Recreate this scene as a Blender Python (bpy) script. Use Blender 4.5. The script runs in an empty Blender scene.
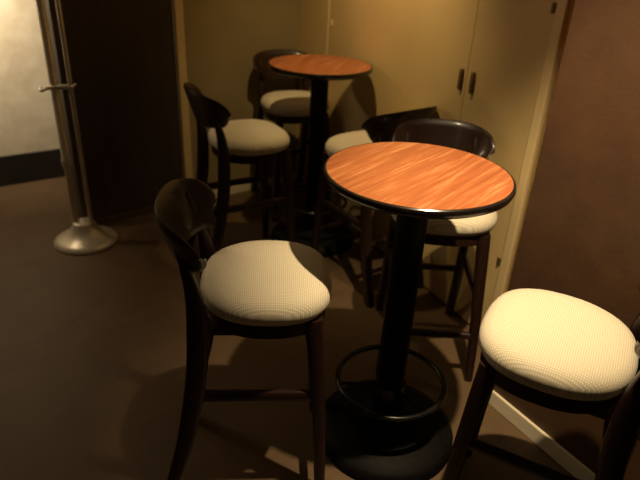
import bpy, bmesh, math, random
from mathutils import Vector, Matrix
random.seed(4)
C = bpy.context.scene.collection
PI = math.pi

# ------------------------------------------------------------------ materials
def new_mat(name):
    m = bpy.data.materials.new(name); m.use_nodes = True
    nt = m.node_tree
    return m, nt, nt.nodes['Principled BSDF']

def noise_mat(name, c1, c2, scale=6, rough=.6, detail=4, stretch=(1, 1, 1), bump=0., bscale=None, metal=0., coat=0., spec=.5, coords='Object'):
    m, nt, b = new_mat(name)
    N = nt.nodes.new; L = nt.links.new
    tc = N('ShaderNodeTexCoord'); mp = N('ShaderNodeMapping'); mp.inputs['Scale'].default_value = stretch
    no = N('ShaderNodeTexNoise'); no.inputs['Scale'].default_value = scale; no.inputs['Detail'].default_value = detail
    cr = N('ShaderNodeValToRGB')
    cr.color_ramp.elements[0].position = .32; cr.color_ramp.elements[1].position = .68
    cr.color_ramp.elements[0].color = (*c1, 1); cr.color_ramp.elements[1].color = (*c2, 1)
    L(tc.outputs[coords], mp.inputs[0]); L(mp.outputs[0], no.inputs[0]); L(no.outputs[0], cr.inputs[0]); L(cr.outputs[0], b.inputs['Base Color'])
    b.inputs['Roughness'].default_value = rough; b.inputs['Metallic'].default_value = metal
    b.inputs['Coat Weight'].default_value = coat; b.inputs['Coat Roughness'].default_value = .12
    b.inputs['Specular IOR Level'].default_value = spec
    if bump:
        n2 = N('ShaderNodeTexNoise'); n2.inputs['Scale'].default_value = bscale or scale * 6; n2.inputs['Detail'].default_value = 3
        bp = N('ShaderNodeBump'); bp.inputs['Strength'].default_value = bump; bp.inputs['Distance'].default_value = .01
        L(mp.outputs[0], n2.inputs[0]); L(n2.outputs[0], bp.inputs['Height']); L(bp.outputs[0], b.inputs['Normal'])
    return m

def top_wood():
    # streaky reddish wood veneer under a satin lacquer
    m, nt, b = new_mat('red_brown_veneer')
    N = nt.nodes.new; L = nt.links.new
    tc = N('ShaderNodeTexCoord'); rt = N('ShaderNodeMapping'); rt.inputs['Rotation'].default_value = (0, 0, math.radians(-52))
    mp = N('ShaderNodeMapping'); mp.inputs['Scale'].default_value = (2.4, 38, 1)
    no = N('ShaderNodeTexNoise'); no.inputs['Scale'].default_value = 1.5; no.inputs['Detail'].default_value = 7; no.inputs['Roughness'].default_value = .65
    cr = N('ShaderNodeValToRGB'); e = cr.color_ramp.elements
    e[0].position = .30; e[0].color = (.27, .08, .026, 1)
    e[1].position = .72; e[1].color = (.60, .26, .11, 1)
    k = e.new(.52); k.color = (.38, .115, .038, 1)
    L(tc.outputs['Object'], rt.inputs[0]); L(rt.outputs[0], mp.inputs[0]); L(mp.outputs[0], no.inputs[0]); L(no.outputs[0], cr.inputs[0]); L(cr.outputs[0], b.inputs['Base Color'])
    b.inputs['Roughness'].default_value = .42
    b.inputs['Coat Weight'].default_value = .25; b.inputs['Coat Roughness'].default_value = .25
    return m

def weave():
    # cream woven seat fabric: fine crossing threads in bump and tone
    m, nt, b = new_mat('cream_woven_fabric')
    N = nt.nodes.new; L = nt.links.new
    tc = N('ShaderNodeTexCoord')
    w = []
    for d in ('X', 'Y'):
        v = N('ShaderNodeTexWave'); v.wave_type = 'BANDS'; v.bands_direction = d; v.inputs['Scale'].default_value = 50
        L(tc.outputs['Object'], v.inputs[0]); w.append(v)
    mx = N('ShaderNodeMath'); mx.operation = 'MULTIPLY'; L(w[0].outputs['Fac'], mx.inputs[0]); L(w[1].outputs['Fac'], mx.inputs[1])
    cr = N('ShaderNodeValToRGB'); cr.color_ramp.elements[0].color = (.58, .51, .38, 1); cr.color_ramp.elements[1].color = (.84, .77, .62, 1)
    cr.color_ramp.elements[1].position = .6
    L(mx.outputs[0], cr.inputs[0]); L(cr.outputs[0], b.inputs['Base Color'])
    bp = N('ShaderNodeBump'); bp.inputs['Strength'].default_value = .15; bp.inputs['Distance'].default_value = .002
    L(mx.outputs[0], bp.inputs['Height']); L(bp.outputs[0], b.inputs['Normal'])
    b.inputs['Roughness'].default_value = .85; b.inputs['Sheen Weight'].default_value = .15
    return m

def floor_mat():
    # dark worn vinyl planks
    m, nt, b = new_mat('dark_plank_floor')
    N = nt.nodes.new; L = nt.links.new
    tc = N('ShaderNodeTexCoord'); mp = N('ShaderNodeMapping'); mp.inputs['Rotation'].default_value = (0, 0, math.radians(-39))
    br = N('ShaderNodeTexBrick'); br.inputs['Scale'].default_value = 1; br.inputs['Brick Width'].default_value = 1.1; br.inputs['Row Height'].default_value = .16
    br.inputs['Mortar Size'].default_value = .003
    br.inputs['Color1'].default_value = (.115, .072, .038, 1); br.inputs['Color2'].default_value = (.121, .076, .040, 1); br.inputs['Mortar'].default_value = (.10, .063, .034, 1)
    no = N('ShaderNodeTexNoise'); no.inputs['Scale'].default_value = 5; no.inputs['Detail'].default_value = 6
    mr = N('ShaderNodeMapRange'); mr.inputs['To Min'].default_value = .7; mr.inputs['To Max'].default_value = 1.25
    mm = N('ShaderNodeMix'); mm.data_type = 'RGBA'; mm.blend_type = 'MULTIPLY'; mm.inputs[0].default_value = 1
    L(tc.outputs['Object'], mp.inputs[0]); L(mp.outputs[0], br.inputs[0]); L(mp.outputs[0], no.inputs[0]); L(no.outputs[0], mr.inputs[0])
    L(br.outputs[0], mm.inputs[6]); L(mr.outputs[0], mm.inputs[7]); L(mm.outputs[2], b.inputs['Base Color'])
    b.inputs['Roughness'].default_value = .55; b.inputs['Specular IOR Level'].default_value = .3
    return m

M = dict(
    floor=floor_mat(),
    top=top_wood(),
    fabric=weave(),
    wood=noise_mat('dark_lacquered_wood', (.014, .006, .004), (.030, .013, .009), 3, .36, 5, (14, 14, 1.2), coat=.2, spec=.35, coords='Generated'),
    black=noise_mat('black_powder_coat', (.003, .0026, .0025), (.006, .005, .005), 40, .6, spec=.1),
    ringm=noise_mat('worn_black_steel', (.012, .012, .012), (.03, .03, .028), 30, .25, metal=.6),
    rim=noise_mat('black_edge_band', (.012, .009, .008), (.02, .015, .012), 20, .22),
    cream=noise_mat('cream_painted_panel', (.60, .44, .20), (.66, .49, .23), 2.5, .55, 5, bump=.05),
    creamtrim=noise_mat('cream_trim', (.68, .52, .27), (.74, .57, .30), 4, .45),
    olive=noise_mat('olive_wallpaper', (.27, .21, .10), (.32, .25, .125), 3, .8, 5, bump=.08, bscale=60),
    brown=noise_mat('brown_wallcovering', (.062, .027, .010), (.080, .036, .013), 9, .7, 5, bump=.1, bscale=50),
    skirt=noise_mat('white_skirting_paint', (.74, .66, .48), (.80, .72, .54), 5, .4),
    darkpanel=noise_mat('dark_door_veneer', (.040, .027, .019), (.055, .037, .026), 2, .6, 5, (10, 10, .8)),
    darkskirt=noise_mat('black_skirting', (.012, .009, .007), (.02, .015, .011), 5, .6),
    white=noise_mat('off_white_plaster', (.66, .57, .42), (.78, .70, .54), 9, .8, 2, bump=.05),
    ceil=noise_mat('dim_ceiling', (.20, .16, .11), (.24, .19, .13), 2, .9),
    chrome=noise_mat('brushed_chrome', (.70, .65, .54), (.80, .75, .64), 25, .34, metal=.5, stretch=(1, 1, 6)),
    bronze=noise_mat('dull_bronze', (.14, .09, .04), (.19, .125, .06), 20, .45, metal=.5),
    smudge=noise_mat('grey_scuff', (.36, .31, .23), (.42, .36, .27), 20, .8),
)

# ------------------------------------------------------------------ mesh helpers
def obj(name, bm, mat, parent=None, smooth=True, label=None):
    bmesh.ops.recalc_face_normals(bm, faces=bm.faces)
    me = bpy.data.meshes.new(name); bm.to_mesh(me); bm.free()
    me.materials.append(mat)
    for p in me.polygons: p.use_smooth = smooth
    o = bpy.data.objects.new(name, me); C.objects.link(o)
    if smooth:
        mod = o.modifiers.new('edge', 'EDGE_SPLIT'); mod.split_angle = math.radians(42)
    if parent: o.parent = parent
    if label: o['label'] = label
    return o

def box(bm, mn, mx, bevel=0., mat4=None):
    r = bmesh.ops.create_cube(bm, size=1)
    vs = r['verts']
    c = [(a + b) / 2 for a, b in zip(mn, mx)]; s = [b - a for a, b in zip(mn, mx)]
    for v in vs: v.co = Vector((v.co.x * s[0] + c[0], v.co.y * s[1] + c[1], v.co.z * s[2] + c[2]))
    if bevel:
        es = list({e for v in vs for e in v.link_edges})
        g = bmesh.ops.bevel(bm, geom=es, offset=bevel, segments=2, profile=.5, affect='EDGES')
        vs = list({v for f in g['faces'] for v in f.verts} | {v for v in vs if v.is_valid})
    if mat4:
        for v in vs: v.co = mat4 @ v.co
    return vs

def lathe(bm, prof, n=48, cx=0, cy=0, cap=True):
    rings = []
    for r, z in prof:
        if r < 1e-5: rings.append([bm.verts.new((cx, cy, z))])
        else: rings.append([bm.verts.new((cx + r * math.cos(2 * PI * k / n), cy + r * math.sin(2 * PI * k / n), z)) for k in range(n)])
    for a, b in zip(rings, rings[1:]):
        for k in range(n):
            k2 = (k + 1) % n
            if len(a) == 1 and len(b) == 1: continue
            if len(a) == 1: bm.faces.new((a[0], b[k2], b[k]))
            elif len(b) == 1: bm.faces.new((a[k], a[k2], b[0]))
            else: bm.faces.new((a[k], a[k2], b[k2], b[k]))
    if cap:
        for r in (rings[0], rings[-1]):
            if len(r) > 1: bm.faces.new(r)

def spline(pts, sub=6):
    P = [Vector(p) for p in pts]
    P = [P[0] * 2 - P[1]] + P + [P[-1] * 2 - P[-2]]
    out = []
    for i in range(1, len(P) - 2):
        a, b, c, d = P[i - 1:i + 3]
        for k in range(sub):
            t = k / sub
            out.append(.5 * ((2 * b) + (c - a) * t + (2 * a - 5 * b + 4 * c - d) * t * t + (-a + 3 * b - 3 * c + d) * t ** 3))
    out.append(P[-2].copy())
    return out

def sweep(bm, pts, size, up=(0, 1, 0), n=14, sub=6, power=3.2, closed=False):
    """soft-cornered bar along a smooth path; size(t) -> half width along 'up', half depth across it"""
    path = spline(pts, sub) if not closed else [Vector(p) for p in pts]
    up = Vector(up); rings = []
    m = len(path)
    for i, p in enumerate(path):
        if closed: t = path[(i + 1) % m] - path[i - 1]
        else: t = path[min(i + 1, m - 1)] - path[max(i - 1, 0)]
        t.normalize()
        side = up - t * up.dot(t); side.normalize(); oth = t.cross(side)
        hw, hd = size(i / (m - 1))
        ring = []
        for k in range(n):
            a = 2 * PI * k / n; ca, sa = math.cos(a), math.sin(a)
            x = math.copysign(abs(ca) ** (2 / power), ca); y = math.copysign(abs(sa) ** (2 / power), sa)
            ring.append(bm.verts.new(p + side * x * hw + oth * y * hd))
        rings.append(ring)
    pairs = list(zip(rings, rings[1:])) + ([(rings[-1], rings[0])] if closed else [])
    for a, b in pairs:
        for k in range(n):
            bm.faces.new((a[k], a[(k + 1) % n], b[(k + 1) % n], b[k]))
    if not closed: bm.faces.new(rings[0]); bm.faces.new(rings[-1])

def thing(name, label, cat, loc=(0, 0, 0), rz=0, group=None):
    o = bpy.data.objects.new(name, None); C.objects.link(o)
    o.empty_display_size = .1
    o.location = loc; o.rotation_euler = (0, 0, rz)
    o['label'] = label; o['category'] = cat
    if group: o['group'] = group
    return o

def struct(name, bm, mat, smooth=False, label=None):
    o = obj(name, bm, mat, None, smooth)
    o['kind'] = 'structure'
    if label: o['label'] = label
    return o

def dup(root, loc, rz, label):
    r = root.copy(); C.objects.link(r); r.location = loc; r.rotation_euler = (0, 0, rz); r['label'] = label
    for ch in list(root.children):
        c = ch.copy(); C.objects.link(c); c.parent = r
        for g in list(ch.children):
            d = g.copy(); C.objects.link(d); d.parent = c
    return r

# ------------------------------------------------------------------ the setting
def wall_frame(P0, ang):
    """matrix: local x along the wall, local y out of the wall into the room, z up"""
    return Matrix.Translation((P0[0], P0[1], 0)) @ Matrix.Rotation(ang, 4, 'Z')

HC = 2.75
CORNER = (-.225, 4.49)
A_L = math.radians(38.75)
A_R = math.radians(-62.1)
WL = wall_frame(CORNER, A_L)               # x<0 runs to the left; room is at y<0
WR = wall_frame(CORNER, A_R)               # x>0 runs to the right; room is at y<0

bm = bmesh.new(); box(bm, (-6, -3, -.1), (5, 8.5, 0)); struct('floor', bm, M['floor'])
bm = bmesh.new(); box(bm, (-6, -3, HC), (5, 8.5, HC + .1)); struct('ceiling', bm, M['ceil'])

# olive wall behind the far table, with a dark door on its left
DS0, DS1 = -1.66, -.985                     # door span along that wall
bm = bmesh.new(); box(bm, (DS1 + .01, 0, 0), (.12, .12, HC), mat4=WL); struct('wall_back', bm, M['olive'])
bm = bmesh.new(); box(bm, (DS0, .0, 2.12), (DS1 + .01, .12, HC), mat4=WL); struct('wall_door_head', bm, M['olive'])
bm = bmesh.new(); box(bm, (DS1 + .055, -.012, 0), (-.0, 0, .062), .003, mat4=WL); struct('baseboard_back', bm, M['skirt'])
bm = bmesh.new(); box(bm, (DS1 - .005, -.03, 0), (DS1 + .052, -.0, 2.15), .004, mat4=WL); struct('trim_1', bm, M['creamtrim'], label='pale upright door casing beside the dark door')
bm = bmesh.new(); box(bm, (DS0, .0, .0), (DS1 - .007, .045, 2.115), .003, mat4=WL)
d1 = struct('door_1', bm, M['darkpanel'], label='dark flush door leaf behind the chrome pole stand')
bm = bmesh.new(); box(bm, (DS0, -.01, 0), (DS1 - .007, -.001, .045), .002, mat4=WL); obj('kick_strip', bm, M['bronze'], d1, False)
bm = bmesh.new(); box(bm, (DS0 - .06, -.0, 0), (DS0 - .003, .16, HC), .004, mat4=WL); struct('trim_2', bm, M['darkpanel'], label='dark end post of the partition')

# bright plaster wall further back on the left with black skirting
A_F = math.radians(35.5)
WF = wall_frame((-2.06, 4.30), A_F)
bm = bmesh.new(); box(bm, (-3.4, 0, 0), (1.6, .12, HC), mat4=WF); struct('wall_left', bm, M['white'])
bm = bmesh.new(); box(bm, (-3.4, -.018, 0), (1.6, -.0, .23), .003, mat4=WF); struct('baseboard_left', bm, M['darkskirt'])

# cream panelled wall with flush cupboard doors
RL = 3.6
bm = bmesh.new(); box(bm, (-.1, .0, 0), (.445, .12, HC), mat4=WR); box(bm, (.445, .02, 0), (2.38, .12, HC), mat4=WR); box(bm, (2.38, 0, 0), (RL, .12, HC), mat4=WR)
struct('wall_right', bm, M['cream'])
bm = bmesh.new(); box(bm, (2.352, -.022, 0), (2.40, 0.0, 2.3), .004, mat4=WR); struct('trim_3', bm, M['creamtrim'], label='cream upright frame at the right end of the cupboard doors')
bm = bmesh.new(); box(bm, (.425, -.008, 0), (.452, 0.0, 2.3), .002, mat4=WR); struct('trim_4', bm, M['creamtrim'], label='thin cream upright frame left of the cupboard doors')

def cupboard(name, s0, s1, hs, label, hinge):
    bm = bmesh.new(); box(bm, (s0, -.004, .012), (s1, .019, 2.28), .003, mat4=WR)
    d = struct(name, bm, M['cream'], label=label)
    bm = bmesh.new()
    z0, z1 = 1.155, 1.262
    sweep(bm, [WR @ Vector((hs, -.006, z0 + .012)), WR @ Vector((hs, -.012, z0 + .016)), WR @ Vector((hs, -.012, z1 - .016)), WR @ Vector((hs, -.006, z1 - .012))],
          lambda t: (.010, .007), up=(math.cos(A_R), math.sin(A_R), 0), n=8)
    obj('handle', bm, M['bronze'], d, label='short bronze pull')
    for hz in (1.58, .45) if hinge > 1 else (1.29, .3):
        bm = bmesh.new()
        box(bm, (hinge - .012, -.008, hz - .018), (hinge + .012, -.003, hz + .018), .002, mat4=WR)
        lathe_bm = bmesh.new(); lathe(lathe_bm, [(.005, hz - .02), (.005, hz + .02)], 10)
        for v in lathe_bm.verts: v.co = WR @ Vector((v.co.x + hinge, v.co.y - .009, v.co.z))
        tmp = bpy.data.meshes.new('t'); lathe_bm.to_mesh(tmp); lathe_bm.free(); bm.from_mesh(tmp); bpy.data.meshes.remove(tmp)
        obj('hinge', bm, M['bronze'] if hinge > 1 else M['creamtrim'], d, False)
    return d
cupboard('door_2', .454, 1.8885, 1.855, 'wide cream cupboard door behind the far table', .50)
cupboard('door_3', 1.890, 2.350, 1.940, 'narrow cream cupboard door beside the brown wall', 2.325)

# brown wall that steps forward on the right
A_B = math.radians(-57.5)
WB = wall_frame((.765, 1.99), A_B)
bm = bmesh.new(); box(bm, (0, 0, 0), (4.2, .45, HC), mat4=WB)
struct('wall_near_right', bm, M['brown'])
bm = bmesh.new(); box(bm, (0.0, -.014, 0), (4.2, 0, .075), .004, mat4=WB); struct('baseboard_right', bm, M['skirt'])
bm = bmesh.new(); box(bm, (0.0, -.0025, .338), (4.2, .0, .344), mat4=WB); struct('trim_5', bm, M['darkskirt'], label='thin dark joint line low on the brown wall')

# ------------------------------------------------------------------ bar stools
def seat_outline(n=64, inset=0.):
    pts = []
    for k in range(n):
        a = 2 * PI * k / n; ca, sa = math.cos(a), math.sin(a)
        e = 2 / 2.7
        x = math.copysign(abs(ca) ** e, ca); y = math.copysign(abs(sa) ** e, sa)
        hx = .212 if x > 0 else .207
        w = .223 * (1 - .13 * max(0, -x) ** 1.5 + .0 * x)
        pts.append((x * (hx - inset), y * (w - inset)))
    return pts

def make_stool(label):
    t = thing('bar_stool', label, 'bar stool', group='bar stools round the high tables')
    # upholstered pad: domed, slightly dished, rounded over the edge
    bm = bmesh.new()
    prof = [(.018, .728), (.004, .738), (-.005, .757), (-.004, .780), (.006, .799), (.026, .812), (.065, .820), (.11, .823), (.16, .824)]
    rings = []
    for ins, z in prof:
        rings.append([bm.verts.new((x, y, z)) for x, y in seat_outline(64, ins)])
    for a, b in zip(rings, rings[1:]):
        for k in range(64): bm.faces.new((a[k], a[(k + 1) % 64], b[(k + 1) % 64], b[k]))
    bm.faces.new(rings[0]); c = bm.verts.new((0, 0, .824))
    for k in range(64): bm.faces.new((rings[-1][k], rings[-1][(k + 1) % 64], c))
    obj('seat', bm, M['fabric'], t)
    # wooden apron under the pad
    bm = bmesh.new()
    o_, i_ = seat_outline(64, .012), seat_outline(64, .042)
    zs = (.680, .730)
    R = [[bm.verts.new((x, y, z)) for x, y in pl] for pl, z in ((o_, zs[0] + .004), (o_, zs[1]), (i_, zs[1]), (i_, zs[0]))]
    for a in range(4):
        b = (a + 1) % 4
        for k in range(64): bm.faces.new((R[a][k], R[a][(k + 1) % 64], R[b][(k + 1) % 64], R[b][k]))
    obj('seat_frame', bm, M['wood'], t)
    # legs: tapering front pair, sabre-shaped rear pair that run up to the back
    for s in (-1, 1):
        bm = bmesh.new()
        sweep(bm, [(.200, s * .205, .0), (.186, s * .190, .30), (.165, s * .172, .58), (.150, s * .160, .726)], lambda u: (.019 + .008 * u, .019 + .012 * u))
        obj('leg', bm, M['wood'], t)
        bm = bmesh.new()
        sweep(bm, [(-.335, s * .190, .0), (-.268, s * .185, .24), (-.220, s * .178, .50), (-.208, s * .172, .70), (-.216, s * .168, .83), (-.243, s * .160, .94), (-.268, s * .155, 1.01)],
              lambda u: (.021 - .018 * max(0, u - .55), .021 + .018 * math.sin(PI * min(1, u * 1.2)) - .012 * u))
        obj('leg', bm, M['wood'], t, label='curved rear leg rising to the backrest')
    # curved back panel wrapping round the sitter, arched top, leaning back
    bm = bmesh.new()
    NU, NV, th = 48, 12, .011
    def P(u, v, off):
        hw = .166 + .062 * v ** .8
        z0 = .872 + .020 * abs(u) ** 2; z1 = 1.068 - .050 * abs(u) ** 2.4
        # round the four corners
        e = max(0, abs(u) - .80) / .20
        rr = .048 * (1 - math.sqrt(max(0, 1 - e * e)))
        z0 += rr; z1 -= rr
        z = z0 + (z1 - z0) * v
        x = -.268 - .065 * (z - .872) / .22 + .115 * abs(u) ** 2.3
        y = hw * math.sin(u * 1.35) / math.sin(1.35)
        off *= 1 - .75 * max(abs(2 * v - 1), abs(u)) ** 12
        nx, ny = 1.0, -.9 * u; l = math.hypot(nx, ny)
        return Vector((x + off * nx / l, y + off * ny / l, z + off * .3))
    G = [[[bm.verts.new(P(math.sin(PI * (i / NU - .5)), j / NV, off)) for j in range(NV + 1)] for i in range(NU + 1)] for off in (-th, th)]
    for i in range(NU):
        for j in range(NV):
            for g in G: bm.faces.new((g[i][j], g[i + 1][j], g[i + 1][j + 1], g[i][j + 1]))
    for i in range(NU):
        for j in (0, NV): bm.faces.new((G[0][i][j], G[0][i + 1][j], G[1][i + 1][j], G[1][i][j]))
    for j in range(NV):
        for i in (0, NU): bm.faces.new((G[0][i][j], G[0][i][j + 1], G[1][i][j + 1], G[1][i][j]))
    bmesh.ops.recalc_face_normals(bm, faces=bm.faces)
    be = obj('backrest', bm, M['wood'], t)
    # rails
    def rail(name, a, b, w=.013, d=.017, label=None):
        bm = bmesh.new(); mid = (Vector(a) + Vector(b)) / 2
        sweep(bm, [a, mid, b], lambda u: (d, w), up=(0, 0, 1), n=12, sub=4); obj(name, bm, M['wood'], t, label=label)
    rail('footrest', (.193, -.195, .24), (.193, .195, .24), .014, .016, 'front rail worn by feet')
    rail('back_rail', (-.250, -.18, .33), (-.250, .18, .33))
    for s in (-1, 1): rail('side_rail', (.178, s * .181, .43), (-.228, s * .179, .43), .013, .021)
    return t

stools = [
    ((-.172, 1.64), 5, 'bar stool at the left side of the near table, table shadow across its cream seat'),
    ((.712, 1.390), 153, 'bar stool at the lower right by the brown wall, brightest cream seat'),
    ((.52, 2.31), -92, 'bar stool facing us behind the near table, back close to the cupboard doors'),
    ((.245, 3.05), 127, 'bar stool right of the far table, half hidden by the near tabletop'),
    ((-.435, 3.15), 30, 'bar stool left of the far table, seen from behind its back'),
    ((-.225, 3.95), -65, 'bar stool behind the far table in the room corner'),
]
proto = None
for (x, y), a, lab in stools:
    if proto is None:
        proto = make_stool(lab); proto.location = (x, y, 0); proto.rotation_euler = (0, 0, math.radians(a))
    else: dup(proto, (x, y, 0), math.radians(a), lab)

# ------------------------------------------------------------------ high round tables
TH, TR = 1.135, .302
def make_table(label):
    t = thing('bar_table', label, 'table', group='high round bar tables')
    bm = bmesh.new(); lathe(bm, [(0, TH - .004), (TR - .008, TH - .004), (TR - .008, TH), (0, TH)], 96, cap=False); obj('tabletop', bm, M['top'], t)
    bm = bmesh.new(); lathe(bm, [(0, TH - .032), (TR - .012, TH - .032), (TR - .002, TH - .026), (TR + .002, TH - .014), (TR, TH - .003), (TR - .004, TH), (TR - .0085, TH - .0005), (TR - .0085, TH - .006), (0, TH - .006)], 96, cap=False)
    obj('edge_band', bm, M['rim'], t)
    bm = bmesh.new(); lathe(bm, [(.052, .075), (.052, TH - .05)], 40); obj('pole', bm, M['black'], t)
    bm = bmesh.new(); lathe(bm, [(.062, TH - .060), (.15, TH - .045), (.155, TH - .033), (0, TH - .033)], 40); obj('mounting_plate', bm, M['black'], t)
    bm = bmesh.new(); lathe(bm, [(0, 0), (.268, 0), (.276, .010), (.274, .034), (.258, .052), (.21, .070), (.14, .088), (.085, .11), (.064, .14), (.058, .17), (0.050, .17)], 72); obj('base', bm, M['black'], t)
    bm = bmesh.new(); n = 72; RR, RH = .205, .275
    sweep(bm, [(RR * math.cos(2 * PI * k / n), RR * math.sin(2 * PI * k / n), RH) for k in range(n)], lambda u: (.0105, .0105), up=(0, 0, 1), n=12, power=2, closed=True)
    fr = obj('foot_ring', bm, M['ringm'], t)
    for k in range(3):
        a = 2 * PI * k / 3 + 1.2
        bm = bmesh.new(); sweep(bm, [(.045 * math.cos(a), .045 * math.sin(a), RH - .03), (.13 * math.cos(a), .13 * math.sin(a), RH - .012), (RR * math.cos(a), RR * math.sin(a), RH)], lambda u: (.007, .007), up=(0, 0, 1), n=10, power=2)
        obj('spoke', bm, M['ringm'], fr)
    bm = bmesh.new(); lathe(bm, [(.058, RH - .055), (.058, RH - .005), (.052, RH - .005)], 36); obj('collar', bm, M['ringm'], fr)
    return t
tb = make_table('near round bar table with a glowing red-brown wood top and black foot ring')
tb.location = (.302, 1.75, 0)
dup(tb, (-.05, 3.44, 0), math.radians(20), 'far round bar table against the cream cupboard doors in the corner')

# ------------------------------------------------------------------ chrome pole stand on the left
st = thing('pole_stand', 'chrome twin-pole stand on a round domed base beside the dark door', 'pole stand', (-1.485, 3.24, 0), math.radians(8))
bm = bmesh.new(); lathe(bm, [(0, 0), (.186, 0), (.192, .008), (.186, .020), (.16, .036), (.125, .056), (.092, .082), (.068, .115), (.060, .135), (.02, .15), (0, .15)], 64); obj('base', bm, M['chrome'], st)
bm = bmesh.new(); lathe(bm, [(.030, .09), (.030, .10), (.019, .11), (.019, .50), (.026, .505), (.028, .53), (.026, .555), (.022, .56), (.022, 2.2)], 28, cx=-.045)
obj('pole', bm, M['chrome'], st, label='thicker left pole with a joint collar')
bm = bmesh.new(); lathe(bm, [(.012, .09), (.012, 2.2)], 24, cx=.045); obj('pole', bm, M['chrome'], st, label='thin right pole')
bm = bmesh.new()
box(bm, (-.075, -.035, .965), (.062, .018, .985), .004)
sweep(bm, [(-.045, -.03, .975), (-.075, -.055, .972), (-.10, -.05, .962), (-.105, -.03, .975)], lambda u: (.009, .009), up=(0, 0, 1), n=10, power=2)
sweep(bm, [(.045, -.02, .975), (.07, -.035, .985), (.085, -.03, 1.0)], lambda u: (.006, .006), up=(0, 0, 1), n=10, power=2)
obj('clamp', bm, M['chrome'], st, label='bright clamp with hooked ends')

# ------------------------------------------------------------------ light
def spot(name, loc, target, power, angle, blend, col, size):
    l = bpy.data.lights.new(name, 'SPOT'); l.energy = power; l.color = col; l.spot_size = math.radians(angle); l.spot_blend = blend; l.shadow_soft_size = size
    o = bpy.data.objects.new(name, l); C.objects.link(o); o.location = loc
    o.rotation_euler = (Vector(target) - Vector(loc)).to_track_quat('-Z', 'Y').to_euler()
    return o
WARM = (1, .70, .36)
spot('downlight_near', (.52, 1.3, 2.6), (.56, 1.74, .85), 265, 63, 1, (1, .76, .44), .02)
spot('downlight_far', (-.05, 2.85, 2.6), (.30, 3.7, 1.0), 75, 92, 1, (1, .70, .32), .03)
def point(name, loc, power, col, size):
    l = bpy.data.lights.new(name, 'POINT'); l.energy = power; l.color = col; l.shadow_soft_size = size
    o = bpy.data.objects.new(name, l); C.objects.link(o); o.location = loc
spot('wall_lamp', (-2.42, 3.45, 1.95), (-2.50, 3.97, 1.40), 130, 95, 1, (1, .82, .58), .05)
point('left_floor_fill', (-2.5, 3.2, 2.2), 22, (1, .76, .48), .08)  # added low light that lifts the floor at the left, no fixture
point('ambient_fill', (-.2, -1.2, 2.5), 3, (1, .64, .32), .3)  # unseen weak, soft fill from behind the camera, no fixture

w = bpy.data.worlds.new('dim_room'); bpy.context.scene.world = w; w.use_nodes = True
bg = w.node_tree.nodes['Background']; bg.inputs[0].default_value = (1, .66, .36, 1); bg.inputs[1].default_value = .02

# ------------------------------------------------------------------ camera
cam = bpy.data.cameras.new('camera'); co = bpy.data.objects.new('camera', cam); C.objects.link(co)
cam.sensor_width = 36; cam.lens = 580 / 640 * 36
p, r = math.radians(27.5), math.radians(3.0)
Fv = Vector((0, math.cos(p), -math.sin(p))); R0 = Vector((1, 0, 0)); D0 = -Vector((0, math.sin(p), math.cos(p)))
Rv = R0 * math.cos(r) - D0 * math.sin(r); Dv = D0 * math.cos(r) + R0 * math.sin(r)
mt = Matrix((Rv, -Dv, -Fv)).transposed().to_4x4(); mt.translation = (0, 0, 1.78)
co.matrix_world = mt
cam.dof.use_dof = True; cam.dof.focus_distance = 1.7; cam.dof.aperture_fstop = cam.lens / 1000 / .014
cam.clip_start = .02
bpy.context.scene.camera = co
vs = bpy.context.scene.view_settings; vs.view_transform = 'Standard'; vs.look = 'None'; vs.exposure = 0; vs.gamma = 1
